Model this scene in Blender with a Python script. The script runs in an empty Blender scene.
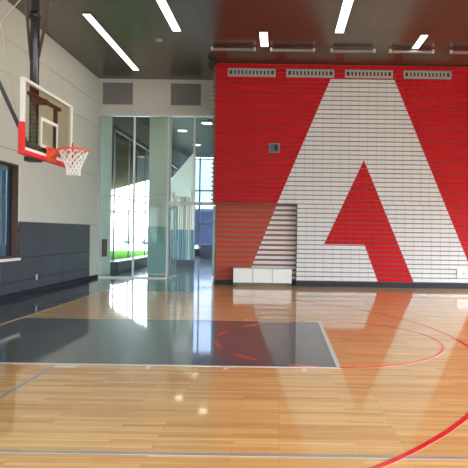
import bpy, math, random
from mathutils import Vector, Matrix
random.seed(4)
SC = bpy.context.scene
COL = SC.collection
PI = math.pi

# ------------------------------------------------------------------ materials
def srgb(r, g, b):
    f = lambda c: (c/255/12.92) if c <= 10 else ((c/255+0.055)/1.055)**2.4
    return (f(r), f(g), f(b), 1)

def new_mat(name):
    m = bpy.data.materials.new(name); m.use_nodes = True
    nt = m.node_tree
    return m, nt, nt.nodes['Principled BSDF']

def mat(name, col, rough=.5, metal=0, noise=.06, nscale=6, coat=0, emit=None, estr=0, spec=.5, bump=0):
    m, nt, b = new_mat(name)
    b.inputs['Roughness'].default_value = rough
    b.inputs['Metallic'].default_value = metal
    b.inputs['Coat Weight'].default_value = coat
    b.inputs['Specular IOR Level'].default_value = spec
    if emit:
        b.inputs['Emission Color'].default_value = emit
        b.inputs['Emission Strength'].default_value = estr
    tc = nt.nodes.new('ShaderNodeTexCoord')
    n = nt.nodes.new('ShaderNodeTexNoise'); n.inputs['Scale'].default_value = nscale; n.inputs['Detail'].default_value = 4
    nt.links.new(tc.outputs['Object'], n.inputs['Vector'])
    r = nt.nodes.new('ShaderNodeMapRange')
    r.inputs['To Min'].default_value = 1-noise; r.inputs['To Max'].default_value = 1+noise
    nt.links.new(n.outputs['Fac'], r.inputs['Value'])
    mx = nt.nodes.new('ShaderNodeVectorMath'); mx.operation = 'SCALE'
    mx.inputs[0].default_value = col[:3]
    nt.links.new(r.outputs['Result'], mx.inputs['Scale'])
    nt.links.new(mx.outputs['Vector'], b.inputs['Base Color'])
    if bump:
        bp = nt.nodes.new('ShaderNodeBump'); bp.inputs['Strength'].default_value = bump; bp.inputs['Distance'].default_value = .01
        nt.links.new(n.outputs['Fac'], bp.inputs['Height']); nt.links.new(bp.outputs['Normal'], b.inputs['Normal'])
    return m

def glass_mat(name, tint, ior=1.5, refl=1.0):
    m = bpy.data.materials.new(name); m.use_nodes = True
    nt = m.node_tree; nt.nodes.clear()
    out = nt.nodes.new('ShaderNodeOutputMaterial')
    t = nt.nodes.new('ShaderNodeBsdfTransparent'); t.inputs['Color'].default_value = tint
    g = nt.nodes.new('ShaderNodeBsdfGlossy'); g.inputs['Roughness'].default_value = .01
    lw = nt.nodes.new('ShaderNodeLayerWeight'); lw.inputs['Blend'].default_value = .5
    pw = nt.nodes.new('ShaderNodeMath'); pw.operation = 'POWER'; pw.inputs[1].default_value = 5
    mu = nt.nodes.new('ShaderNodeMath'); mu.operation = 'MULTIPLY_ADD'; mu.inputs[1].default_value = .6*refl; mu.inputs[2].default_value = .035*refl
    mix = nt.nodes.new('ShaderNodeMixShader')
    nt.links.new(lw.outputs['Facing'], pw.inputs[0]); nt.links.new(pw.outputs[0], mu.inputs[0]); nt.links.new(mu.outputs[0], mix.inputs[0])
    nt.links.new(t.outputs[0], mix.inputs[1]); nt.links.new(g.outputs[0], mix.inputs[2])
    nt.links.new(mix.outputs[0], out.inputs['Surface'])
    return m

def wood_floor():
    m, nt, b = new_mat('maple_floor')
    L = nt.links.new
    tc = nt.nodes.new('ShaderNodeTexCoord')
    br = nt.nodes.new('ShaderNodeTexBrick')
    br.offset = .37; br.offset_frequency = 3
    br.inputs['Scale'].default_value = 1
    br.inputs['Brick Width'].default_value = 1.05
    br.inputs['Row Height'].default_value = .06
    br.inputs['Mortar Size'].default_value = .0012
    br.inputs['Mortar Smooth'].default_value = .3
    br.inputs['Bias'].default_value = 0
    br.inputs['Color1'].default_value = FLOOR_A
    br.inputs['Color2'].default_value = FLOOR_B
    br.inputs['Mortar'].default_value = FLOOR_M
    L(tc.outputs['Object'], br.inputs['Vector'])
    mp = nt.nodes.new('ShaderNodeMapping'); mp.inputs['Scale'].default_value = (.9, 14, 1)
    L(tc.outputs['Object'], mp.inputs['Vector'])
    n = nt.nodes.new('ShaderNodeTexNoise'); n.inputs['Scale'].default_value = 1.6; n.inputs['Detail'].default_value = 6; n.inputs['Roughness'].default_value = .6
    L(mp.outputs[0], n.inputs['Vector'])
    r = nt.nodes.new('ShaderNodeMapRange'); r.inputs['To Min'].default_value = .68; r.inputs['To Max'].default_value = 1.3
    L(n.outputs['Fac'], r.inputs['Value'])
    sc = nt.nodes.new('ShaderNodeVectorMath'); sc.operation = 'SCALE'
    L(br.outputs['Color'], sc.inputs[0]); L(r.outputs[0], sc.inputs['Scale'])
    L(sc.outputs[0], b.inputs['Base Color'])
    b.inputs['Roughness'].default_value = .35
    b.inputs['Specular IOR Level'].default_value = .3
    b.inputs['Coat Weight'].default_value = 1
    b.inputs['Coat Roughness'].default_value = .05
    b.inputs['Coat IOR'].default_value = 1.42
    return m

def ceiling_mat():
    m, nt, b = new_mat('ceiling_metal_panels')
    L = nt.links.new
    tc = nt.nodes.new('ShaderNodeTexCoord')
    br = nt.nodes.new('ShaderNodeTexBrick'); br.offset = 0
    br.inputs['Scale'].default_value = 1
    br.inputs['Brick Width'].default_value = 1.18
    br.inputs['Row Height'].default_value = .59
    br.inputs['Mortar Size'].default_value = .008
    br.inputs['Color1'].default_value = CEIL_A
    br.inputs['Color2'].default_value = CEIL_B
    br.inputs['Mortar'].default_value = CEIL_M
    L(tc.outputs['Object'], br.inputs['Vector'])
    L(br.outputs['Color'], b.inputs['Base Color'])
    b.inputs['Metallic'].default_value = .7
    b.inputs['Roughness'].default_value = .26
    return m

FLOOR_A = (.90, .57, .225, 1); FLOOR_B = (.70, .355, .11, 1); FLOOR_M = (.30, .14, .05, 1)
CEIL_A = (.165, .142, .112, 1); CEIL_B = (.15, .129, .102, 1); CEIL_M = (.25, .23, .20, 1)

M = {}
M['floor'] = wood_floor()
def paint(name, col, rough=.35):
    m = mat(name, col, rough, noise=.08, nscale=3, coat=1)
    m.node_tree.nodes['Principled BSDF'].inputs['Coat Roughness'].default_value = .05
    return m
M['grey_paint'] = paint('grey_floor_paint', (.065, .09, .105, 1))
M['white_line'] = paint('white_line_paint', (.80, .78, .72, 1))
M['yellow_line'] = paint('yellow_line_paint', (.82, .60, .16, 1))
M['red_line'] = paint('red_line_paint', (.85, .012, .012, 1))
M['blue_line'] = paint('blue_grey_line_paint', (.33, .34, .36, 1))
M['ceiling'] = ceiling_mat()
M['white_wall'] = mat('pale_concrete_panel', (.65, .67, .585, 1), .7, noise=.04, nscale=1.5)
M['seam'] = mat('panel_seam', (.28, .27, .25, 1), .8)
M['bulkhead'] = mat('bulkhead_paint', (.56, .55, .49, 1), .7, noise=.03)
M['pad'] = mat('charcoal_wall_pad', (.048, .055, .072, 1), .5, noise=.08, nscale=2)
M['base'] = mat('dark_rubber_base', (.018, .020, .027, 1), .6, spec=.3)
M['red'] = mat('red_board_paint', (.48, .004, .010, 1), .55, spec=.12, noise=.05, nscale=2)
M['letter'] = mat('white_board_paint', (.59, .595, .595, 1), .5, noise=.03, nscale=2)
M['edge'] = mat('raw_board_edge', (.15, .115, .085, 1), .7)
M['backing'] = mat('wall_backing', (.14, .10, .075, 1), .8)
M['sawgrey'] = mat('board_end_bracket', (.15, .125, .09, 1), .6)
M['alcove_red_bounce'] = mat('alcove_red_with_bounce', (.48, .05, .028, 1), .55, spec=.15, noise=.05)  # wall red with the orange floor bounce mixed into the colour
M['alcove_backing_bounce'] = mat('alcove_backing_bounce', (.27, .115, .07, 1), .7)  # backing tone warmed to carry the orange floor bounce
M['alum'] = mat('satin_aluminium', (.62, .62, .62, 1), .35, metal=.8, noise=.03)
M['whitemetal'] = mat('white_powder_coat', (.80, .81, .80, 1), .4, noise=.02)
M['bar'] = mat('grey_bar_metal', (.24, .23, .22, 1), .4, metal=.3)
M['vent'] = mat('grey_vent_metal', (.36, .34, .34, 1), .5, noise=.03)
M['ventdark'] = mat('vent_slot_dark', (.02, .018, .018, 1), .7)
M['grille'] = mat('mauve_grille_metal', (.23, .215, .215, 1), .6, noise=.03)
M['grilledark'] = mat('grille_shadow', (.11, .10, .105, 1), .7)
M['black'] = mat('black_plastic', (.012, .012, .014, 1), .4)
M['blackmetal'] = mat('black_painted_steel', (.018, .018, .02, 1), .22, noise=.05)
M['brownmetal'] = mat('dark_brown_steel', (.07, .05, .038, 1), .4)
M['darkgrey'] = mat('dark_grey_metal', (.06, .065, .075, 1), .45)
M['pad_red'] = mat('red_board_padding', (.72, .02, .022, 1), .5)
M['rim'] = mat('orange_red_rim', (.80, .10, .04, 1), .35)
M['net'] = mat('white_net_cord', (.85, .84, .82, 1), .8)
M['cable'] = mat('pale_cable', (.62, .58, .45, 1), .6)
M['bglass'] = glass_mat('backboard_glass', (.90, .90, .80, 1))
M['glass'] = glass_mat('green_tinted_glass', (.90, .965, .945, 1), refl=1.0)
M['doorglass'] = glass_mat('door_glass', (.88, .96, .96, 1))
M['clearglass'] = glass_mat('clear_glass', (.97, .98, .98, 1), refl=.25)
M['farglass'] = glass_mat('tinted_far_glass', (.32, .36, .42, 1), refl=.7)
M['winglass'] = glass_mat('window_glass', (.72, .82, .90, 1), refl=1.5)
M['greenedge'] = mat('glass_edge_green', (.10, .38, .38, 1), .2)
M['bronze'] = mat('dark_bronze_frame', (.10, .055, .040, 1), .45)
M['diffuser'] = mat('lamp_diffuser', (.9, .9, .88, 1), .6, emit=(1, .97, .90, 1), estr=1.6)
M['downlight'] = mat('downlight_lens', (.9, .9, .85, 1), .6, emit=(1, .80, .60, 1), estr=1.6)
M['cabinet'] = mat('pale_cabinet_laminate', (.66, .69, .66, 1), .35, noise=.02)
M['screen'] = mat('recess_blue_grey', (.07, .09, .14, 1), .4)
M['lobbyfloor'] = mat('polished_concrete', (.30, .35, .38, 1), .12, noise=.1, nscale=1.2)
M['lobbywall'] = mat('lobby_white_wall', (.90, .91, .84, 1), .6, noise=.03)
M['lobbyceil'] = mat('lobby_grey_ceiling', (.12, .125, .12, 1), .6)
M['soffit'] = mat('tan_soffit', (.075, .055, .038, 1), .9, spec=0)
M['teal'] = mat('teal_reflection_and_closer', (.40, .60, .60, 1), .3, noise=.04)  # reflected band on the pier as plain colour; also the door closers
M['cream'] = mat('cream_reflection', (.74, .71, .54, 1), .5)  # this and the next two colour the reflected stripes
M['tealstripe'] = mat('teal_reflection', (.24, .41, .43, 1), .3)
M['bluestripe'] = mat('blue_reflection', (.11, .22, .28, 1), .3)
M['concrete'] = mat('exterior_concrete', (.16, .155, .15, 1), .8)
M['lot'] = mat('pale_paving', (.72, .70, .68, 1), .8)
M['lawn'] = mat('mown_grass', (.050, .125, .018, 1), .9, spec=0, noise=.3, nscale=1.2)
M['farwall'] = mat('far_building_wall', (.75, .62, .52, 1), .8)
M['farblue'] = mat('far_building_dark', (.03, .04, .07, 1), .5)
M['carpaint'] = mat('silver_car_paint', (.72, .73, .74, 1), .25, metal=.3)
M['cardark'] = mat('dark_car_paint', (.22, .23, .27, 1), .25, metal=.2)
M['tyre'] = mat('tyre_rubber', (.02, .02, .02, 1), .8)
M['officewall'] = mat('blue_grey_office_wall', (.30, .42, .56, 1), .7)
M['brownbox'] = mat('brown_metal_case', (.16, .075, .05, 1), .5)

# ------------------------------------------------------------------ mesh builder
class MB:
    def __init__(s): s.v = []; s.f = []; s.mi = []; s.m = []
    def mid(s, m):
        m = M[m]
        if m not in s.m: s.m.append(m)
        return s.m.index(m)
    def add(s, vs, fs, m):
        k = len(s.v); s.v += [tuple(v) for v in vs]; i = s.mid(m)
        for f in fs: s.f.append([k+q for q in f]); s.mi.append(i)
    def box(s, x0, x1, y0, y1, z0, z1, m):
        vs = [(x, y, z) for z in (z0, z1) for y in (y0, y1) for x in (x0, x1)]
        s.add(vs, [(0, 2, 3, 1), (4, 5, 7, 6), (0, 1, 5, 4), (2, 6, 7, 3), (0, 4, 6, 2), (1, 3, 7, 5)], m)
    def prism(s, poly, axis, a, b, m, edge=None):
        # poly: 2D points; axis 'y' -> points are (x,z); 'z' -> (x,y); 'x' -> (y,z); a,b along the axis
        P = {'y': lambda p, t: (p[0], t, p[1]), 'z': lambda p, t: (p[0], p[1], t), 'x': lambda p, t: (t, p[0], p[1])}[axis]
        n = len(poly)
        vs = [P(p, a) for p in poly]+[P(p, b) for p in poly]
        s.add(vs, [list(range(n)), [2*n-1-i for i in range(n)]], m)
        k = len(s.v)-2*n; i0 = s.mid(edge or m)
        for i in range(n):
            j = (i+1) % n
            s.f.append([k+i, k+n+i, k+n+j, k+j]); s.mi.append(i0)
    def tube(s, pts, r, m, seg=10, closed=False):
        pts = [Vector(p) for p in pts]; n = len(pts); vs = []
        rr = r if isinstance(r, (list, tuple)) else [r]*n
        up = None
        for i, p in enumerate(pts):
            if closed: d = pts[(i+1) % n]-pts[i-1]
            else: d = pts[min(i+1, n-1)]-pts[max(i-1, 0)]
            d.normalize()
            if up is None:
                up = Vector((0, 0, 1)) if abs(d.z) < .9 else Vector((1, 0, 0))
            a = d.cross(up).normalized(); b = a.cross(d).normalized(); up = b
            for k in range(seg):
                t = 2*PI*k/seg
                vs.append(p+a*math.cos(t)*rr[i]+b*math.sin(t)*rr[i])
        fs = []
        for i in range(n if closed else n-1):
            j = (i+1) % n
            for k in range(seg):
                l = (k+1) % seg
                fs.append((i*seg+k, i*seg+l, j*seg+l, j*seg+k))
        if not closed:
            fs.append(tuple(range(seg))[::-1]); fs.append(tuple((n-1)*seg+k for k in range(seg)))
        s.add(vs, fs, m)
    def lathe(s, c, prof, m, seg=24):
        vs = []; n = len(prof)
        for r, z in prof:
            for k in range(seg):
                t = 2*PI*k/seg; vs.append((c[0]+r*math.cos(t), c[1]+r*math.sin(t), c[2]+z))
        fs = []
        for i in range(n-1):
            for k in range(seg):
                l = (k+1) % seg; fs.append((i*seg+k, i*seg+l, (i+1)*seg+l, (i+1)*seg+k))
        fs.append(tuple(range(seg))[::-1]); fs.append(tuple((n-1)*seg+k for k in range(seg)))
        s.add(vs, fs, m)
    def build(s, name, parent=None, bevel=0, smooth=False):
        me = bpy.data.meshes.new(name)
        off = Vector((0, 0, 0))
        if parent is not None: off = world_loc(parent)
        me.from_pydata([tuple(Vector(v)-off) for v in s.v], [], s.f)
        for m in s.m: me.materials.append(m)
        for p, i in zip(me.polygons, s.mi): p.material_index = i
        import bmesh
        bm = bmesh.new(); bm.from_mesh(me); bmesh.ops.recalc_face_normals(bm, faces=bm.faces); bm.to_mesh(me); bm.free()
        if smooth:
            for p in me.polygons: p.use_smooth = len(p.vertices) <= 4
        o = bpy.data.objects.new(name, me); COL.objects.link(o)
        if parent is not None: o.parent = parent
        if bevel:
            b = o.modifiers.new('Bevel', 'BEVEL'); b.width = bevel; b.segments = 2; b.limit_method = 'ANGLE'
        return o

def world_loc(o):
    l = Vector((0, 0, 0))
    while o is not None:
        l += o.location; o = o.parent
    return l
def tag(o, label=None, cat=None, group=None, kind=None):
    if label: o['label'] = label
    if cat: o['category'] = cat
    if group: o['group'] = group
    if kind: o['kind'] = kind
    return o
def thing(name, label, cat, loc, group=None):
    o = bpy.data.objects.new(name, None); COL.objects.link(o); o.location = loc; o.empty_display_size = .1
    return tag(o, label, cat, group)
def struct(o): o['kind'] = 'structure'; return o
def copy_tree(o, parent=None):
    c = o.copy(); COL.objects.link(c)
    if parent is not None: c.parent = parent
    for ch in list(o.children): copy_tree(ch, c)
    return c
def solo(mb, name, label, cat, base, group=None, **kw):
    # one-mesh thing with its origin at its base
    me = mb.build(name, None, **kw)
    me.data.transform(Matrix.Translation(-Vector(base))); me.location = base
    return tag(me, label, cat, group)

# ------------------------------------------------------------------ dimensions (metres; camera stands at x=0, y=0)
XL = -7.0; DR = 18.08; DG = 20.18; H = 7.56; XR = 10.0; YB = -5.0; DA = 18.38
WEND = -2.31          # left end of the red wall
LOB = -7.2            # lobby window wall
LOBH = 7.4; LOBY = 40.0

# ------------------------------------------------------------------ floor and its paint
f = MB(); f.box(XL, XR, YB, DG+.06, -.12, 0, 'floor')
floor = struct(f.build('floor'))
def fl(name): return name
def flat(poly, name, m, z=.0015):
    b = MB(); b.prism(poly, 'z', 0, z, m); return b.build(name, floor)
def rect(x0, x1, y0, y1): return [(x0, y0), (x1, y0), (x1, y1), (x0, y1)]
XB, XF, YN, YF = -5.24, .79, 7.13, 10.79
YS = 15.95
b = MB()
b.box(XL, XB, YB, DG+.06, 0, .001, 'grey_paint'); b.box(XB, WEND, YS, DG+.06, 0, .001, 'grey_paint')
b.build('apron_paint', floor)
b = MB(); b.box(XB, XF, YN, YF, 0, .001, 'grey_paint'); b.build('lane_paint', floor)
flat(rect(XB-.04, XB+.04, YB, YN), 'baseline', 'yellow_line', .003)
flat(rect(XB-.04, XB+.04, YF, YS), 'baseline', 'yellow_line', .003)
flat(rect(XB-.035, XB+.035, YN, YF), 'baseline', 'yellow_line', .003)
w = .028
flat(rect(XB, XF+w, YN-.05, YN), 'lane_line', 'white_line', .002)
flat(rect(XB, XF+w, YF, YF+.06), 'lane_line', 'yellow_line', .002)
flat(rect(XF-.03, XF+.03, YN, YF), 'free_throw_line', 'white_line', .002)
flat(rect(-2.96, -2.66, YN-.20, YN-.05), 'lane_block', 'white_line', .002)
flat(rect(-2.96, -2.66, YF+.06, YF+.20), 'lane_block', 'white_line', .002)
for x in (-1.76, -.74, .29):
    flat(rect(x, x+.06, YN-.20, YN-.05), 'lane_mark', 'white_line', .002)
    flat(rect(x, x+.06, YF+.06, YF+.20), 'lane_mark', 'white_line', .002)
def arc(cx, cy, r, w, a0, a1, n):
    o = [(cx+(r+w/2)*math.cos(a0+(a1-a0)*i/n), cy+(r+w/2)*math.sin(a0+(a1-a0)*i/n)) for i in range(n+1)]
    i_ = [(cx+(r-w/2)*math.cos(a0+(a1-a0)*i/n), cy+(r-w/2)*math.sin(a0+(a1-a0)*i/n)) for i in range(n+1)]
    return o, i_
def arcmesh(b, cx, cy, r, w, a0, a1, n, m, z=.0025):
    o, i_ = arc(cx, cy, r, w, a0, a1, n)
    for k in range(n): b.prism([i_[k], o[k], o[k+1], i_[k+1]], 'z', 0, z, m)
YC = 9.0
b = MB(); arcmesh(b, XF, YC, 1.875, .05, -PI/2, PI/2, 48, 'red_line'); b.build('free_throw_arc', floor)
b = MB()
for k in range(6):
    a = PI/2+PI*(k+.3)/6; arcmesh(b, XF, YC, 1.875, .05, a, a+PI/6*.45, 5, 'red_line')
b.build('free_throw_dashes', floor)
b = MB(); arcmesh(b, -3.306, 8.964, 6.352, .056, -PI*.5, PI*.45, 90, 'red_line'); b.build('three_point_line', floor)
flat(rect(-2.985, -2.935, -2, YN-.20), 'volleyball_line', 'blue_line', .002)
flat(rect(-2.96, 12, 4.25, 4.30), 'volleyball_line', 'blue_line', .002)

# ------------------------------------------------------------------ ceiling
c = MB(); c.box(XL-.3, XR, YB, DG+.06, H, H+.15, 'ceiling'); struct(c.build('ceiling'))

# ------------------------------------------------------------------ left wall with its window, pads and base
WY0, WY1, WZ0, WZ1 = 9.2, 14.1, 1.04, 3.5
T = .3
b = MB()
b.box(XL-T, XL-.02, YB, WY0, 0, H, 'seam'); b.box(XL-T, XL-.02, WY1, DG+.06, 0, H, 'seam')
b.box(XL-T, XL-.02, WY0, WY1, 0, WZ0, 'seam'); b.box(XL-T, XL-.02, WY0, WY1, WZ1, H, 'seam')
g = .009
rows = [(0, 2.0), (2.0, 3.85), (3.85, 5.72), (5.72, 6.60), (6.60, H)]
ys = [YB, 0, 4.5, WY0, WY1, DG+.06]
for (z0, z1) in rows:
    for i in range(len(ys)-1):
        y0, y1 = ys[i], ys[i+1]
        gy = .004
        if y0 == WY0:
            if z0 < WZ0: b.box(XL-.02, XL, y0, y1, z0, WZ0, 'white_wall')
            if z1 > WZ1:
                b.box(XL-.02, XL, y0, y1, max(z0, WZ1)+(g if z0 > WZ1 else 0), z1-g, 'white_wall')
            continue
        b.box(XL-.02, XL, y0, y1, z0+g, z1-g, 'white_wall')
wall_left = struct(b.build('wall_left'))
q = MB(); q.box(XL, XL+.02, WY1, 19.28, .125, 1.99, 'base'); q.box(XL, XL+.02, 2, WY1, .125, WZ0-.02, 'base'); q.build('pad_backing', wall_left)
# padding panels, each a part of the wall
cols = [9.2, 10.6, 12.0, 13.2, 14.1, 15.48, 16.9, 17.8, 19.28]
for i in range(len(cols)-1):
    y0, y1 = cols[i], cols[i+1]
    for (z0, z1) in ((.13, .42), (.42, 1.03), (1.03, 2.0)):
        if z0 > 1 and y0 < 14: continue
        q = MB(); q.box(XL, XL+.05, y0+.006, y1-.006, z0+.008, z1-.008, 'pad'); q.build('wall_pad', wall_left, bevel=.012)
for (y0, y1) in ((2, 5.5), (5.5, 9.2)):
    q = MB(); q.box(XL, XL+.05, y0+.006, y1-.006, .138, 1.992, 'pad'); q.build('wall_pad', wall_left, bevel=.012)
q = MB(); q.box(XL, XL+.07, YB, DG-.1, 0, .125, 'base'); struct(q.build('baseboard_left', bevel=.008))
# window in the left wall
wn = MB()
d = .14
wn.box(XL-d-.06, XL-.003, WY1-.05, WY1, WZ0, WZ1, 'bronze'); wn.box(XL-d-.06, XL-.003, WY0, WY0+.05, WZ0, WZ1, 'bronze')
wn.box(XL-d-.06, XL-.003, WY0+.05, WY1-.05, WZ1-.05, WZ1, 'bronze'); wn.box(XL-d-.06, XL-.003, WY0+.05, WY1-.05, WZ0, WZ0+.05, 'bronze')
wn.box(XL-d-.04, XL-d+.02, 11.6, 11.68, WZ0+.05, WZ1-.05, 'bronze')
win = struct(wn.build('window_1'))
q = MB(); q.box(XL-d-.012, XL-d, WY0+.05, 11.6, WZ0+.05, WZ1-.05, 'winglass'); q.build('pane', win)
q = MB(); q.box(XL-d-.012, XL-d, 11.68, WY1-.05, WZ0+.05, WZ1-.05, 'winglass'); q.build('pane', win)
q = MB(); q.box(XL-.05, XL+.06, WY0-.05, WY1+.06, WZ0-.07, WZ0, 'whitemetal'); q.box(XL, XL+.02, WY1, WY1+.04, WZ0, WZ1, 'whitemetal'); q.build('window_sill', win, bevel=.005)
# side room behind that window
q = MB()
q.box(-10.6, -10.5, 7.0, 20.0, 0, 4, 'officewall'); q.box(-10.5, -7.3, 19.9, 20.0, 0, 1.2, 'officewall'); q.box(-9.5, -7.3, 19.9, 20.0, 1.2, 4, 'officewall'); q.box(-10.5, -10.35, 19.9, 20.0, 1.2, 4, 'officewall'); q.box(-10.5, -7.3, 7.0, 7.1, 0, 4, 'officewall')
struct(q.build('wall_side_room'))
q = MB(); q.box(-10.5, -7.3, 7.1, 19.9, -.1, 0, 'lobbyfloor'); struct(q.build('floor_side_room'))
q = MB(); q.box(-10.5, -7.3, 7.1, 19.9, 4, 4.1, 'lobbywall'); struct(q.build('ceiling_side_room'))
# power outlet
q = MB(); q.box(XL+.05, XL+.058, 15.06, 15.15, .37, .52, 'whitemetal')
o = solo(q, 'wall_outlet', 'small white power outlet on the charcoal padding near the floor', 'outlet', (XL+.05, 15.1, .44), bevel=.003)
q = MB()
for z in (.415, .475):
    q = MB(); q.box(XL+.058, XL+.060, 15.085, 15.125, z-.012, z+.012, 'vent'); q.build('socket', o)

# ------------------------------------------------------------------ red slatted wall with the white letter
ZT = H-.04; ZB0 = .17; ALX, ALZ = .50, 2.77
PITCH = .1533; GAP = .029; TILE = .3048; TH = .03
lin = lambda z, p, q: p[0]+(q[0]-p[0])*(z-p[1])/(q[1]-p[1])
Lo = lambda z: lin(z, (1.586, 7.045), (-1.045, .703))
Ro = lambda z: lin(z, (3.752, 7.045), (6.335, .904))
Li = lambda z: lin(z, (2.752, 4.316), (1.439, 1.438))
Ri = lambda z: lin(z, (2.752, 4.316), (4.513, .17))
Bd = lambda z: lin(z, (2.814, 1.438), (3.291, .16))
def bounds(z):
    if z >= 7.045: return []
    if z >= 4.316: return [Lo, Ro]
    if z >= 1.438: return [Lo, Li, Ri, Ro]
    return [Lo, Bd, Ri, Ro]
def clip(poly, xa, xb):
    for (c, s) in ((xa, 1), (xb, -1)):
        out = []
        for i in range(len(poly)):
            p, q = poly[i], poly[(i+1) % len(poly)]
            dp, dq = (p[0]-c)*s, (q[0]-c)*s
            if dp >= 0: out.append(p)
            if dp*dq < 0:
                t = dp/(dp-dq); out.append((p[0]+(q[0]-p[0])*t, p[1]+(q[1]-p[1])*t))
        poly = out
        if len(poly) < 3: return None
    A = sum(poly[i][0]*poly[(i+1) % len(poly)][1]-poly[(i+1) % len(poly)][0]*poly[i][1] for i in range(len(poly)))
    return poly if abs(A) > 2e-5 else None
redb, whtb = MB(), MB()
XWR = 10.0
def row(z0, z1, x0, x1, front, th, bfun, tile, rm, wm, em, tgap=.006):
    bs = [x0-5]+[None]*0
    fn = bfun((z0+z1)/2)
    edges = [lambda z: x0-50]+fn+[lambda z: x1+50]
    nt = max(1, math.ceil((x1-x0)/tile))
    for k in range(nt):
        xa = x0+k*tile; xb = min(x1, xa+tile-tgap)
        if xb-xa < .01: continue
        for i in range(len(edges)-1):
            a, c_ = edges[i], edges[i+1]
            poly = [(a(z0), z0), (c_(z0), z0), (c_(z1), z1), (a(z1), z1)]
            if poly[1][0] < poly[0][0]: poly[1] = poly[0]
            if poly[2][0] < poly[3][0]: poly[2] = poly[3]
            poly = clip(poly, xa, xb)
            if not poly: continue
            (redb if i % 2 == 0 else whtb).prism(poly, 'y', front, front+th, rm if i % 2 == 0 else wm, em)
redb.box(ALX+.02, XWR, DR, DR+TH, ZB0-.02, ZB0+.002, 'edge')
n = int((ZT-ZB0)/PITCH)
off = ZB0+.030
for k in range(n+1):
    z0 = off+k*PITCH; z1 = min(ZT, z0+PITCH-GAP)
    if z1-z0 < .03: continue
    cuts = [z0]+[c for c in (1.438, 4.316, 7.045) if z0+.004 < c < z1-.004]+[z1]
    for i in range(len(cuts)-1):
        za, zb = cuts[i], cuts[i+1]
        xs = WEND if za >= ALZ-.01 else ALX+.02
        if za < ALZ < zb: za = za
        row(za, zb, xs, XWR, DR, TH, bounds, TILE, 'red', 'letter', 'edge')
    if z0 >= ALZ-.01:
        redb.prism([(WEND-.005, z0+.01), (WEND-.005, z1), (WEND-.135, z1-.005), (WEND-.12, z1-.03)], 'y', DR+.01, DR+.10, 'sawgrey')
# alcove boards
BA = lambda z: lin(z, (-.18, 2.77), (-.98, .75))
for k in range(15):
    z0 = .21+k*.172; z1 = z0+.098
    if z1 > ALZ: break
    row(z0, z1, WEND+.06, ALX, DA, .03, lambda z: [BA], 1.2, 'alcove_red_bounce', 'letter', 'alcove_backing_bounce', .003)
bk = redb
bk.box(WEND-.07, WEND, DR+.10, DR+.15, ALZ, H-.04, 'sawgrey')
bk.box(WEND, XWR, DR+TH+.03, DR+.2, ALZ, H, 'backing')
bk.box(ALX, XWR, DR+TH+.03, DR+.2, 0, ALZ, 'backing')
bk.box(ALX, ALX+.02, DR, DA+.1, 0, ALZ, 'edge')                       # right jamb of the alcove
bk.box(WEND, ALX, DR+.01, DA+.03, ALZ-.02, ALZ, 'edge')               # head of the alcove
bk.box(WEND, ALX+.02, DA+.03, DA+.25, 0, ALZ+.3, 'alcove_backing_bounce')    # back of the alcove
bk.box(WEND, WEND+.1, DR+.2, DG-.06, ALZ+.3, H, 'backing')
bk.box(WEND, WEND+.1, DA+.25, DG-.06, 0, ALZ+.3, 'backing')
wall_back = struct(redb.build('wall_back'))
let = whtb.build('painted_letter', wall_back); let['label'] = 'white letter A painted on the boards'
q = MB(); q.box(ALX, XWR, DR-.03, DR+TH+.03, 0, .165, 'base'); struct(q.build('baseboard_back', bevel=.006))
q = MB(); q.box(WEND, ALX-.005, DA-.03, DA+.03, 0, .15, 'base'); struct(q.build('baseboard_alcove', bevel=.006))

# slot vents near the top of the red wall
VG = 'slot vents along the top of the red wall'
VL = ['grey slot vent at the left end of the red wall top', 'grey slot vent, second from the left end of the red wall',
      'grey slot vent just above the top of the white letter', 'grey slot vent, farthest right along the red wall top']
def make_vent(x):
    t = thing('slot_vent', VL[0], 'vent', (x, DR, 7.09), VG)
    z0, z1, W = 7.09, 7.36, 1.62
    q = MB(); y0 = DR-.03
    q.box(x, x+W, y0, DR, z0, z0+.075, 'vent'); q.box(x, x+W, y0, DR, z1-.055, z1, 'vent')
    q.box(x, x+.06, y0, DR, z0+.075, z1-.055, 'vent'); q.box(x+W-.06, x+W, y0, DR, z0+.075, z1-.055, 'vent')
    q.build('frame', t)
    q = MB(); q.box(x+.06, x+W-.06, DR-.006, DR, z0+.075, z1-.055, 'ventdark'); q.build('backing', t)
    for k in range(11):
        xx = x+.06+(W-.12)*(k+1)/12
        q = MB(); q.box(xx-.032, xx+.032, y0+.004, DR-.006, z0+.075, z1-.055, 'vent'); q.build('fin', t)
    return t
v0 = make_vent(-1.907)
for i in range(1, 4):
    v = copy_tree(v0); v.location.x = -1.907+1.987*i; v['label'] = VL[i]

# square wall box with a dark recess
t = thing('wall_speaker', 'small square grey box with dark face high on the red wall', 'wall box', (-.30, DR, 4.51))
q = MB(); x0, x1, z0, z1 = -.478, -.117, 4.515, 4.83; y0 = DR-.07
q.box(x0, x1, y0, DR, z0, z0+.03, 'bar'); q.box(x0, x1, y0, DR, z1-.03, z1, 'bar'); q.box(x0, x0+.03, y0, DR, z0+.03, z1-.03, 'bar'); q.box(x1-.05, x1, y0, DR, z0+.03, z1-.03, 'bar')
q.build('frame', t)
q = MB(); q.box(x0+.03, x1-.05, y0+.02, DR, z0+.03, z1-.03, 'screen'); q.build('face', t)
q = MB(); q.box(x1-.17, x1-.052, y0-.01, y0+.02, z0+.07, z1-.035, 'black'); q.build('speaker_horn', t, bevel=.02)

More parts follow.
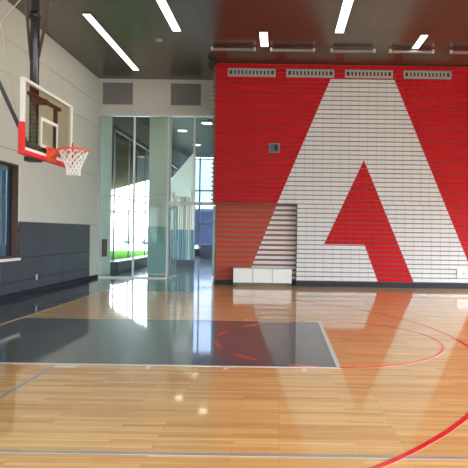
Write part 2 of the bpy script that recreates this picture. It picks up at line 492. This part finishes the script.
# white access box low on the wall at the right
t = thing('access_box', 'small white access box low on the white boards above the dark base', 'wall box', (6.14, DR, .35))
q = MB(); q.box(5.96, 6.32, DR-.05, DR+.004, .35, .67, 'whitemetal'); q.build('cover', t, bevel=.012)
q = MB(); q.box(6.12, 6.22, DR-.06, DR-.05, .47, .53, 'vent'); q.build('latch', t, bevel=.004)

# black wedge loudspeaker under the ceiling at the wall's end
t = thing('wedge_loudspeaker', 'black wedge loudspeaker under the ceiling at the red wall end', 'loudspeaker', (-2.52, 17.95, H))
q = MB(); q.prism([(-2.58, H-.09), (-2.36, H-.09), (-2.37, H-.22), (-2.44, H-.36)], 'y', 17.82, 18.04, 'black'); q.build('body', t, bevel=.01)
q = MB(); q.box(-2.50, -2.44, 17.9, 17.96, H-.09, H, 'black'); q.box(-2.50, -2.28, 17.9, 18.09, H-.075, H-.05, 'black'); q.build('bracket', t)

# low cabinet in front of the alcove
CX0, CX1, CY0, CY1 = -1.61, .36, 17.80, 18.28
t = thing('low_cabinet', 'low pale three-door cabinet standing in front of the red alcove', 'cabinet', (-.62, 18.0, 0))
q = MB(); q.box(CX0, CX1, CY0+.02, CY1, .11, .585, 'vent'); q.box(CX0, CX1, CY0, CY1, .585, .60, 'cabinet'); q.build('body', t, bevel=.004)
for k in range(3):
    W = (CX1-CX0)/3
    q = MB(); q.box(CX0+k*W+.011, CX0+(k+1)*W-.011, CY0, CY0+.02, .125, .585, 'cabinet'); q.build('door', t, bevel=.004)
q = MB(); q.box(CX0+.12, CX1-.03, CY0+.08, CY1-.05, 0, .11, 'edge'); q.build('plinth', t)
for x in (CX0+.06, CX1-.10):
    for y in (CY0+.06, CY1-.10):
        q = MB(); q.box(x, x+.05, y-.03, y+.03, 0, .11, 'black'); q.build('foot', t)
q = MB(); q.box(CX0-.005, CX0+.17, CY0+.01, CY0+.05, .03, .105, 'black'); q.build('kick_bracket', t)

# wall-wash bars hanging below the ceiling in front of the red wall
BG = 'silver bars under the ceiling before the red wall'
BL = ['silver ceiling bar at the left end before the red wall', 'silver ceiling bar, second from the left end of the red wall',
      'silver ceiling bar above the white letter, third from left', 'silver ceiling bar beside the short lamp, fourth from left', 'silver ceiling bar cut off by the right edge of the picture']
BX = [-2.27, -.44, 1.42, 3.23, 5.10]; BY, BZ, BW = 16.45, 7.44, 1.39
def make_bar(x):
    t = thing('wall_wash_bar', BL[0], 'light bar', (x, BY, BZ), BG)
    q = MB(); q.box(x+.06, x+BW-.06, BY-.06, BY+.06, BZ-.03, BZ+.03, 'bar'); q.build('housing', t, bevel=.012)
    q = MB(); q.box(x+.10, x+BW-.10, BY-.05, BY+.05, BZ+.031, BZ+.06, 'black'); q.build('top_cover', t)
    for s in (0, BW-.07):
        q = MB(); q.box(x+s, x+s+.07, BY-.065, BY+.065, BZ-.028, BZ+.065, 'alum'); q.build('end_cap', t, bevel=.012)
    for s in (.35, BW-.35):
        q = MB(); q.tube([(x+s, BY, BZ+.06), (x+s, BY, H)], .008, 'darkgrey', 8); q.build('stem', t)
    return t
b0 = make_bar(BX[0])
for i in range(1, 5):
    v = copy_tree(b0); v.location.x = BX[i]; v['label'] = BL[i]

# strip lamps in the ceiling
LG = 'strip lamps in the ceiling'
def lamp(x0, x1, segs, label):
    y0, y1 = segs[0], segs[-1]
    t = thing('ceiling_lamp', label, 'ceiling lamp', ((x0+x1)/2, (y0+y1)/2, H), LG)
    q = MB(); z0 = H-.022; e = .018
    q.box(x0-e, x0, y0-e, y1+e, z0, H, 'darkgrey'); q.box(x1, x1+e, y0-e, y1+e, z0, H, 'darkgrey')
    q.box(x0, x1, y0-e, y0, z0, H, 'darkgrey'); q.box(x0, x1, y1, y1+e, z0, H, 'darkgrey'); q.build('frame', t)
    for a, c_ in zip(segs[:-1], segs[1:]):
        q = MB(); q.box(x0, x1, a+.012, c_-.012, H-.016, H-.002, 'diffuser'); q.build('diffuser', t)
lamp(-5.38, -5.18, [14.14, 16.53, 19.03], 'long white strip lamp in the ceiling nearest the left wall')
lamp(-3.20, -2.98, [9.4, 11.75, 14.1, 15.27], 'strip lamp above the glass wall, second strip from the left wall')
lamp(1.445, 1.675, [10.5, 12.9, 15.24], 'strip lamp cut by the picture top above the white letter')
lamp(-.72, -.50, [15.26, 16.44], 'short strip lamp between first two silver ceiling bars')
lamp(3.935, 4.125, [15.32, 16.43], 'short strip lamp just before the fourth silver ceiling bar')

q = MB(); q.lathe((-3.78, 16.0, H-.06), [(.05, 0), (.09, .012), (.11, .035), (.115, .06)], 'vent')
solo(q, 'smoke_detector', 'small round smoke detector on the grey ceiling', 'smoke detector', (-3.78, 16.0, H), smooth=True)

# ------------------------------------------------------------------ bulkhead and glass wall at the back left
GX0, GX1, GZ = -6.93, WEND+.1, 6.14
q = MB(); q.box(XL-.3, WEND+.1, DG, DG+.3, GZ+.07, H, 'bulkhead'); q.box(XL-.3, GX0-.14, DG, DG+.3, 0, GZ+.07, 'bulkhead')
struct(q.build('wall_bulkhead'))
GG = 'return-air grilles above the glass'
def grille(x, label):
    t = thing('air_grille', label, 'grille', (x+.61, DG, 6.54), GG)
    z0, z1, W = 6.545, 7.45, 1.23
    q = MB()
    q.box(x, x+W, DG-.02, DG, z0, z0+.04, 'bulkhead'); q.box(x, x+W, DG-.02, DG, z1-.04, z1, 'bulkhead'); q.box(x, x+.04, DG-.02, DG, z0+.04, z1-.04, 'bulkhead'); q.box(x+W-.04, x+W, DG-.02, DG, z0+.04, z1-.04, 'bulkhead')
    q.build('frame', t)
    q = MB(); q.box(x+.04, x+W-.04, DG-.004, DG, z0+.04, z1-.04, 'grilledark')
    for k in range(16):
        xx = x+.04+(W-.08)*(k+.5)/16; q.box(xx-.024, xx+.024, DG-.018, DG-.004, z0+.04, z1-.04, 'grille')
    q.build('slats', t)
    return t
grille(-6.905, 'square grey air grille above the glass beside the left wall')
grille(-4.325, 'square grey air grille above the doorway beside the red wall')

fr = MB(); y0, y1 = DG-.06, DG+.06
fr.box(GX0-.14, GX0, y0, y1, 0, GZ+.07, 'alum')          # left jamb
fr.box(GX0, GX1, y0, y1, GZ, GZ+.07, 'alum')              # head
for x in (-5.63,): fr.box(x-.03, x+.03, y0, y1, .05, GZ, 'whitemetal')
fr.box(-4.34-.03, -4.34+.035, y0, y1, 0, GZ, 'whitemetal')
fr.box(-3.354-.03, -3.354+.03, y0, y1, 2.93, GZ, 'alum')
fr.box(GX0, -5.66, y0, y1, 0, .055, 'whitemetal'); fr.box(-5.60, -4.37, y0, y1, 0, .055, 'whitemetal')
fr.box(GX0, -5.66, y0+.02, y1-.02, 3.09, 3.12, 'alum'); fr.box(-5.60, -4.37, y0+.02, y1-.02, 3.09, 3.12, 'alum')
fr.box(-4.305, -3.40, y0+.02, y1-.02, 3.12, 3.15, 'alum')
fr.box(-4.305, GX1, y0, y1, 2.82, 2.92, 'whitemetal')     # door head
gw = struct(fr.build('window_2'))
for (x0, x1, z0, z1) in ((GX0, -5.66, .055, 3.09), (-5.60, -4.37, .055, 3.09), (GX0, -5.66, 3.12, GZ), (-5.60, -4.37, 3.12, GZ), (-4.305, -3.384, 3.15, GZ), (-3.324, GX1, 2.92, GZ)):
    q = MB(); q.box(x0, x1, DG-.006, DG+.006, z0, z1, 'glass'); q.build('pane', gw)
q = MB(); q.box(XL, GX0-.0, DG-.10, DG-.061, 0, .125, 'base'); struct(q.build('baseboard_glass'))
# two door leaves, both standing open into the lobby
def leaf(name, hx, hy, ang, wdt, label):
    s = MB(); e = .012
    o = bpy.data.objects.new(name, None); COL.objects.link(o); o.location = (hx, hy, 0); o['kind'] = 'structure'
    s.box(hx, hx+wdt, hy-e, hy+e, .10, 2.70, 'doorglass'); s.build('pane', o)
    q = MB(); q.box(hx, hx+wdt, hy-.022, hy+.022, .012, .10, 'alum'); q.build('rail', o)
    q = MB(); q.box(hx, hx+wdt, hy-.022, hy+.022, 2.70, 2.80, 'alum'); q.build('rail', o)
    q = MB(); q.box(hx, hx+.02, hy-.02, hy+.02, .10, 2.70, 'greenedge'); q.box(hx+wdt-.02, hx+wdt, hy-.02, hy+.02, .10, 2.70, 'greenedge'); q.build('edge', o)
    q = MB(); q.tube([(hx+wdt-.12, hy-.07, .8), (hx+wdt-.12, hy-.07, 1.5)], .016, 'alum', 8)
    q.tube([(hx+wdt-.12, hy-.07, .9), (hx+wdt-.12, hy, .9)], .01, 'alum', 8); q.tube([(hx+wdt-.12, hy-.07, 1.4), (hx+wdt-.12, hy, 1.4)], .01, 'alum', 8)
    q.build('handle', o, smooth=True)
    q = MB(); q.box(hx+.03, hx+.3, hy-.09, hy-.022, 2.62, 2.76, 'teal'); q.build('closer', o, bevel=.01)
    o.rotation_euler.z = ang
leaf('door_1', -4.27, DG+.08, math.radians(84), .86, '')
leaf('door_2', -2.62, DG+.08, math.radians(93), .86, '')

# ------------------------------------------------------------------ lobby behind the glass
q = MB(); q.box(LOB-.3, 3.0, DG+.06, LOBY, -.12, -.002, 'lobbyfloor'); struct(q.build('floor_lobby'))
q = MB(); q.box(LOB-.3, 3.0, DG+.3, LOBY, LOBH, LOBH+.2, 'lobbyceil'); struct(q.build('ceiling_lobby'))
q = MB(); q.box(LOB-.2, LOB, DG+.3, 22.4, 0, LOBH, 'lobbywall'); q.box(LOB-.2, LOB+.04, 22.4, LOBY, 6.2, LOBH, 'lobbyceil'); q.box(LOB-.1, LOB+.06, 22.4, LOBY, 6.12, 6.3, 'base')
q.box(2.9, 3.0, DG+.3, LOBY, 0, LOBH, 'lobbywall'); q.box(-3.4, 2.9, LOBY-.1, LOBY, 0, LOBH, 'lobbywall')
q.box(WEND+.1, 2.9, DG+.0, DG+.3, 0, LOBH, 'lobbywall')
struct(q.build('wall_lobby'))
q = MB(); q.box(LOB-.15, LOB+.30, 22.45, LOBY-.1, 0, .46, 'darkgrey'); q.box(LOB-.15, LOB+.34, 22.42, LOBY-.1, .46, .50, 'alum'); struct(q.build('trim_bench_sill'))
q = MB()
my = [22.88, 25.1, 28.1, 31.1, 34.1, 37.1]
for y in my: q.box(LOB-.06, LOB+.0, y-.03, y+.03, .5, 6.12, 'darkgrey')
for z in (2.6, 3.3): q.box(LOB-.05, LOB-.02, 22.4, LOBY-.1, z-.02, z+.02, 'darkgrey')  # rails stand in for window-grid lines reflected in the glass
lw = struct(q.build('window_3'))
ym = [22.4]+my+[LOBY-.1]
for a, c_ in zip(ym[:-1], ym[1:]):
    s = MB(); s.box(LOB-.055, LOB-.045, a+.03, c_-.03, .5, 6.12, 'clearglass'); s.build('pane', lw)
q = MB()
for x in (-7.1, -6.2, -4.9, -3.5): q.box(x-.05, x+.05, LOBY-.1, LOBY, 0, LOBH, 'darkgrey')
for z in (.5, 2.4, 4.9, 7.3): q.box(-7.05, -3.45, LOBY-.08, LOBY-.02, z-.05, z+.05, 'darkgrey')
q.box(-7.05, -3.45, LOBY-.1, LOBY, 0, .45, 'darkgrey')
w4 = struct(q.build('window_4'))
s = MB(); s.box(-7.05, -3.45, LOBY-.055, LOBY-.045, .5, 7.3, 'farglass'); s.build('pane', w4)
# white pier and screen wall; panel and stripes model reflections in the glass
q = MB(); q.box(-5.50, -4.68, 21.9, 22.4, 0, LOBH, 'lobbywall'); struct(q.build('trim_pier'))
q = MB(); q.box(-5.52, -4.66, 21.87, 21.9, .06, 2.0, 'teal'); q.build('reflection_panel', bpy.data.objects['trim_pier'], bevel=.005)  # darker reflected band modelled as a teal panel
q = MB(); q.prism([(-5.9, 0), (-4.55, 0), (-4.55, 6.0), (-5.9, 4.4)], 'y', 27.6, 27.8, 'lobbywall'); fw = struct(q.build('wall_reflection_screen'))
random.seed(11)
x = -5.86
while x < -4.6:
    wd = random.choice((.05, .07, .10))
    m = random.choice(('cream', 'cream', 'lobbywall', 'tealstripe', 'lobbywall'))
    zt = 3.0+random.random()*1.0
    s = MB(); s.box(x, x+wd, 27.4, 27.6, 1.9, zt, m); s.box(x, x+wd, 27.4, 27.6, .35, 1.9, random.choice(('tealstripe', 'bluestripe', 'cream', 'tealstripe'))); s.build('fin', fw)  # coloured strips stand in for striped reflections, darker in the lower part
    x += wd+.03
q = MB(); q.box(-5.9, -4.5, 27.3, 27.6, 0, .35, 'darkgrey'); q.build('plinth', fw)
# downlights
DL = 'downlights in the lobby ceiling'
DLL = ['round downlight in the lobby ceiling seen left of the pale pier', 'round downlight in the lobby ceiling right of the pale pier',
       'large round downlight in the lobby ceiling beside the red wall', 'faint small downlight farther back in the lobby ceiling']
for (px, py, r), l in zip(((-7.0, 29.0, .27), (-5.55, 29.3, .27), (-3.9, 27.2, .28), (-5.5, 34, .25)), DLL):
    t = thing('downlight', l, 'downlight', (px, py, LOBH), DL)
    q = MB(); q.lathe((px, py, LOBH-.05), [(r-.02, 0), (r+.02, .0), (r+.03, .02), (r+.03, .05)], 'whitemetal'); q.build('rim', t, smooth=True)
    q = MB(); q.lathe((px, py, LOBH-.062), [(r-.05, 0), (r-.03, .012)], 'downlight'); q.build('lens', t, smooth=True)
q = MB(); q.box(LOB, LOB+.07, 21.3, 21.75, .75, 1.45, 'brownbox')
solo(q, 'wall_case', 'narrow brown case on the lobby wall behind the leftmost glass', 'wall case', (LOB, 21.5, .75), bevel=.01)
q = MB(); q.box(-5.6, -4.3, 36.5, 37.2, 0, .9, 'farblue'); q.box(-5.7, -4.2, 36.4, 37.3, .9, .95, 'darkgrey')
solo(q, 'reception_counter', 'dark blue counter far back in the lobby beyond the doorway', 'counter', (-4.95, 36.85, 0), bevel=.01)

# ------------------------------------------------------------------ outdoors
q = MB(); q.box(-160, 160, -120, 160, -.5, -.2, 'concrete'); struct(q.build('ground'))
q = MB(); q.box(-60, LOB-.35, 20.5, 52, -.2, -.10, 'lawn'); g_ = q; lot = MB(); lot.box(-120, LOB-.35, 52, 94, -.2, -.15, 'lot'); struct(lot.build('parking_lot')); q = g_; tag(q.build('grass'), 'mown green lawn outside the lobby windows', 'grass', kind='stuff')
q = MB(); q.prism([(-7.5, 20.4), (-7.5, 41), (-11, 44), (-18, 56), (-30, 56), (-30, 20.4)], 'z', 6.05, 6.5, 'soffit'); q.box(-24, -23.6, 30, 30.4, -.2, 6.05, 'soffit'); q.box(-24, -23.6, 50, 50.4, -.2, 6.05, 'soffit'); struct(q.build('roof_overhang'))
t = thing('far_building', 'pale low building far beyond the lawn outside', 'building', (-32, 96, -.2))
q = MB(); q.box(-46, -20, 95, 105, -.2, 5.2, 'farwall'); q.build('wall', t)
q = MB(); q.box(-46.4, -19.6, 94.6, 105.4, 5.2, 5.6, 'concrete'); q.build('roof', t)
for k in range(6):
    q = MB(); q.box(-45+k*4.2, -43+k*4.2, 94.9, 95, 1.2, 3.2, 'carpaint'); q.build('window', t)
q = MB(); q.box(-19, -6, 80, 90, -.2, 5.0, 'farblue'); q.box(-19.3, -5.7, 79.7, 90.3, 5.0, 5.3, 'darkgrey')
solo(q, 'dark_building', 'dark blue building far outside beyond the lobby doorway', 'building', (-12, 85, -.2))
def car(x, y, label, m):
    t = thing('car', label, 'car', (x, y, -.15), 'parked cars beyond the lawn')
    z = -.15
    q = MB(); q.prism([(x-2.1, z+.35), (x+2.1, z+.35), (x+2.1, z+.8), (x+1.3, z+.95), (x+.7, z+1.42), (x-1.0, z+1.45), (x-1.7, z+.98), (x-2.1, z+.85)], 'y', y-.85, y+.85, m); q.build('body', t, bevel=.06)
    q = MB(); q.prism([(x+1.1, z+.98), (x+.62, z+1.36), (x-.95, z+1.38), (x-1.45, z+1.0)], 'y', y-.86, y+.86, 'vent'); q.build('side_glass', t)
    for sx in (-1.3, 1.3):
        for sy in (-.8, .8):
            q = MB(); q.tube([(x+sx, y+sy-.1, z+.32), (x+sx, y+sy+.1, z+.32)], .32, 'tyre', 16); q.build('wheel', t)
car(-27.5, 78, 'silver car parked beyond the lawn, leftmost seen through glass', 'carpaint')
car(-21.6, 79, 'grey car parked beyond the lawn, right of the silver one', 'cardark')

# ------------------------------------------------------------------ remaining gym shell behind and right of the camera, with daylight windows
def wall_with_windows(name, axis, c0, c1, a0, a1, wins):
    q = MB()
    def put(a, b_, za, zb):
        if b_-a < .001: return
        if axis == 'y': q.box(a, b_, c0, c1, za, zb, 'white_wall')
        else: q.box(c0, c1, a, b_, za, zb, 'white_wall')
    p = a0
    for (w0, w1, z1) in wins:
        put(p, w0, 0, H); put(w0, w1, 0, WZB); put(w0, w1, z1, H); p = w1
    put(p, a1, 0, H)
    return struct(q.build(name))
WZB = .05
RWIN = [(-6, -2, 4.0), (-1, 3, 4.0), (4, 8, 4.0)]
SWIN = [(-4, -.5, 4.4), (0, 4, 4.4), (4.5, 8.5, 4.4), (9, 12, 3.4), (12.6, 17.2, 2.6)]
wall_with_windows('wall_rear', 'y', YB-.3, YB, XL-.3, XR+.3, RWIN)
wall_with_windows('wall_right', 'x', XR, XR+.3, YB, DG, SWIN)
k = 5
def win_frame(nm, axis, c, w0, w1, z1):
    q = MB(); z0 = WZB
    def put(a, b_, za, zb):
        if axis == 'y': q.box(a, b_, c-.04, c+.04, za, zb, 'alum')
        else: q.box(c-.04, c+.04, a, b_, za, zb, 'alum')
    for a in (w0, (w0+w1)/2-.03, w1-.06): put(a, a+.06, z0, z1)
    put(w0+.06, w1-.06, z0, z0+.06); put(w0+.06, w1-.06, z1-.06, z1)
    struct(q.build(nm))
def portal(loc, rot, sx, sy):
    l = bpy.data.lights.new('window_daylight', 'AREA'); l.shape = 'RECTANGLE'; l.size = sx; l.size_y = sy
    o = bpy.data.objects.new('window_daylight', l); COL.objects.link(o); o.location = loc; o.rotation_euler = rot
    l.cycles.is_portal = True
for (w0, w1, z1) in RWIN:
    win_frame('window_%d' % k, 'y', YB-.15, w0, w1, z1); k += 1
    portal(((w0+w1)/2, YB-.05, (WZB+z1)/2), (PI/2, 0, 0), w1-w0, z1-WZB)
for (w0, w1, z1) in SWIN:
    win_frame('window_%d' % k, 'x', XR+.15, w0, w1, z1); k += 1
    portal((XR+.05, (w0+w1)/2, (WZB+z1)/2), (PI/2, 0, PI/2), w1-w0, z1-WZB)
portal((LOB+.4, 31.2, 3.3), (PI/2, 0, -PI/2), 17, 5.6)

# ------------------------------------------------------------------ basketball hoop
BXF = -3.66; BY0, BY1, BZ0, BZ1 = 7.50, 9.25, 2.87, 3.945; YM = (BY0+BY1)/2
hp = thing('basketball_hoop', 'ceiling-hung basketball hoop with glass backboard and red padding by the left wall', 'basketball hoop', (-3.93, YM, H))
PX = -3.93
q = MB(); q.tube([(PX, YM, 2.93), (PX, YM, H)], .068, 'blackmetal', 20); q.build('pole', hp, smooth=True)
q = MB(); q.tube([(PX, YM, 5.12), (PX, YM, 5.20)], .085, 'blackmetal', 20); q.build('collar', hp, smooth=True)
for (x, y, zz) in ((-4.32, YM, 4.45), (-3.26, YM, 4.5)):
    q = MB(); q.tube([(PX+(-.055 if x < PX else .055), YM, zz), (x, y, H)], .024, 'brownmetal', 10); q.build('brace', hp, smooth=True)
q = MB(); q.tube([(PX-.03, YM, 2.98), (-6.12, YM, H)], .030, 'darkgrey', 10); q.build('rear_strut', hp, smooth=True)
q = MB(); q.tube([(PX+.05, YM, 5.75), (-4.477, YM, 5.04), (-4.30, YM, 4.1), (-4.20, YM, 3.60), (PX-.05, YM, 3.15)], .009, 'cable', 6); q.build('safety_cable', hp, smooth=True)
# mounting frame behind the glass
q = MB()
for z in (3.02, 3.80): q.box(PX-.05, BXF-.06, YM-.05, YM+.05, z-.04, z+.04, 'brownmetal')
for z in (3.05, 3.80): q.box(BXF-.12, BXF-.065, YM-.55, YM+.55, z-.025, z+.025, 'brownmetal')
for y in (YM-.38, YM+.38): q.box(BXF-.12, BXF-.065, y-.025, y+.025, 3.075, 3.775, 'brownmetal')
q.box(PX-.1, PX+.1, YM-.1, YM+.1, 2.86, 2.93, 'black')
q.build('mount_frame', hp)
bb = MB(); tb = .06; e = .045
bb.box(BXF-tb, BXF, BY0, BY0+e, BZ0+.05, BZ1, 'whitemetal'); bb.box(BXF-tb, BXF, BY1-e, BY1, BZ0+.05, BZ1, 'whitemetal')
bb.box(BXF-tb, BXF, BY0+e, BY1-e, BZ1-e, BZ1, 'whitemetal'); bb.box(BXF-tb, BXF, BY0+e, BY1-e, BZ0+.05, BZ0+.05+e, 'whitemetal')
board = bb.build('backboard', hp, bevel=.004)
q = MB(); q.box(BXF-.035, BXF-.022, BY0+e, BY1-e, BZ0+.05+e, BZ1-e, 'bglass'); q.build('pane', board)
q = MB(); s0, s1, t0, t1, ww = YM-.305, YM+.305, 3.05, 3.05+.457, .05
q.box(BXF-.021, BXF-.017, s0, s0+ww, t0, t1, 'whitemetal'); q.box(BXF-.021, BXF-.017, s1-ww, s1, t0, t1, 'whitemetal'); q.box(BXF-.021, BXF-.017, s0+ww, s1-ww, t1-ww, t1, 'whitemetal'); q.box(BXF-.021, BXF-.017, s0+ww, s1-ww, t0, t0+ww, 'whitemetal')
q.build('target_square', board)
q = MB()
px0, px1 = BXF-tb-.015, BXF+.012
q.box(px0, px1, BY0-.02, BY1+.02, BZ0-.015, BZ0+.052, 'pad_red')
q.box(px0, px1, BY0-.02, BY0+.035, BZ0+.052, BZ0+.44, 'pad_red'); q.box(px0, px1, BY1-.035, BY1+.02, BZ0+.052, BZ0+.44, 'pad_red')
pd = q.build('padding', board, bevel=.012); pd['label'] = 'red padding on the lower edge'
RX = BXF+.365; RZ = 3.05; RR = .2286
q = MB()
q.tube([(RX+RR*math.cos(2*PI*i/40), YM+RR*math.sin(2*PI*i/40), RZ) for i in range(40)], .014, 'rim', 10, closed=True)
rim = q.build('rim', hp, smooth=True); rim['label'] = 'orange-red rim'
q = MB()
q.box(BXF+.0, BXF+.03, YM-.15, YM+.15, RZ-.20, RZ+.03, 'rim')
q.prism([(BXF+.03, RZ-.015), (RX-RR+.0, RZ-.015), (RX-RR, RZ-.035), (BXF+.03, RZ-.14)], 'y', YM-.085, YM+.085, 'rim')
q.prism([(BXF+.03, YM-.11), (RX-.14, YM-.19), (RX-.14, YM+.19), (BXF+.03, YM+.11)], 'z', RZ-.02, RZ-.004, 'rim')
q.build('bracket', rim, bevel=.004)
q = MB(); NS = 12; NL = 7
def netpt(k, l):
    t = l/NL; r = RR-.012-.115*min(1, t*1.35)+.012*max(0, t-.75)
    return (RX+r*math.cos(k), YM+r*math.sin(k), RZ-.02-.375*t)
for s in range(NS):
    for sg in (-1, 1):
        pts = [netpt(2*PI*(s+sg*.5*l)/NS, l) for l in range(NL+1)]
        q.tube(pts, .0065, 'net', 5)
nt_ = q.build('net', rim); nt_['label'] = 'white knotted cord net'

# ------------------------------------------------------------------ world, camera, view
w = bpy.data.worlds.new('daylight'); SC.world = w; w.use_nodes = True
bg = w.node_tree.nodes['Background']
tcw = w.node_tree.nodes.new('ShaderNodeTexCoord'); sep = w.node_tree.nodes.new('ShaderNodeSeparateXYZ')
rp = w.node_tree.nodes.new('ShaderNodeValToRGB')
rp.color_ramp.elements[0].position = .5; rp.color_ramp.elements[0].color = (.95, 1.0, 1.08, 1)
rp.color_ramp.elements[1].position = .78; rp.color_ramp.elements[1].color = (2.6, 2.9, 3.3, 1)
mr = w.node_tree.nodes.new('ShaderNodeMapRange'); mr.inputs['From Min'].default_value = -1
w.node_tree.links.new(tcw.outputs['Generated'], sep.inputs[0]); w.node_tree.links.new(sep.outputs['Z'], mr.inputs['Value'])
w.node_tree.links.new(mr.outputs[0], rp.inputs[0]); w.node_tree.links.new(rp.outputs[0], bg.inputs['Color'])
bg.inputs['Strength'].default_value = 2.2

FPX, CX, YAW, PIT, ROL, CH = 532.2, 280.44, .0025, -.0012, .0142, 1.785
cd = bpy.data.cameras.new('camera'); cam = bpy.data.objects.new('camera', cd); COL.objects.link(cam)
cd.sensor_width = 36; cd.lens = FPX/468*36; cd.shift_x = -(CX-234)/468; cd.clip_end = 500
F = Vector((-math.sin(YAW)*math.cos(PIT), math.cos(YAW)*math.cos(PIT), math.sin(PIT)))
R = Vector((math.cos(YAW), math.sin(YAW), 0)); U = R.cross(F)
R2 = R*math.cos(ROL)+U*math.sin(ROL); U2 = U*math.cos(ROL)-R*math.sin(ROL)
mw = Matrix((R2, U2, -F)).transposed().to_4x4(); mw.translation = (0, 0, CH)
cam.matrix_world = mw
SC.camera = cam
vs = SC.view_settings
vs.view_transform = 'Standard'; vs.look = 'None'; vs.gamma = 1; vs.use_curve_mapping = False
vs.exposure = 2.05
cy = SC.cycles
cy.use_denoising = True
cy.max_bounces = 10; cy.diffuse_bounces = 5; cy.glossy_bounces = 5; cy.transparent_max_bounces = 16
cy.sample_clamp_indirect = 6
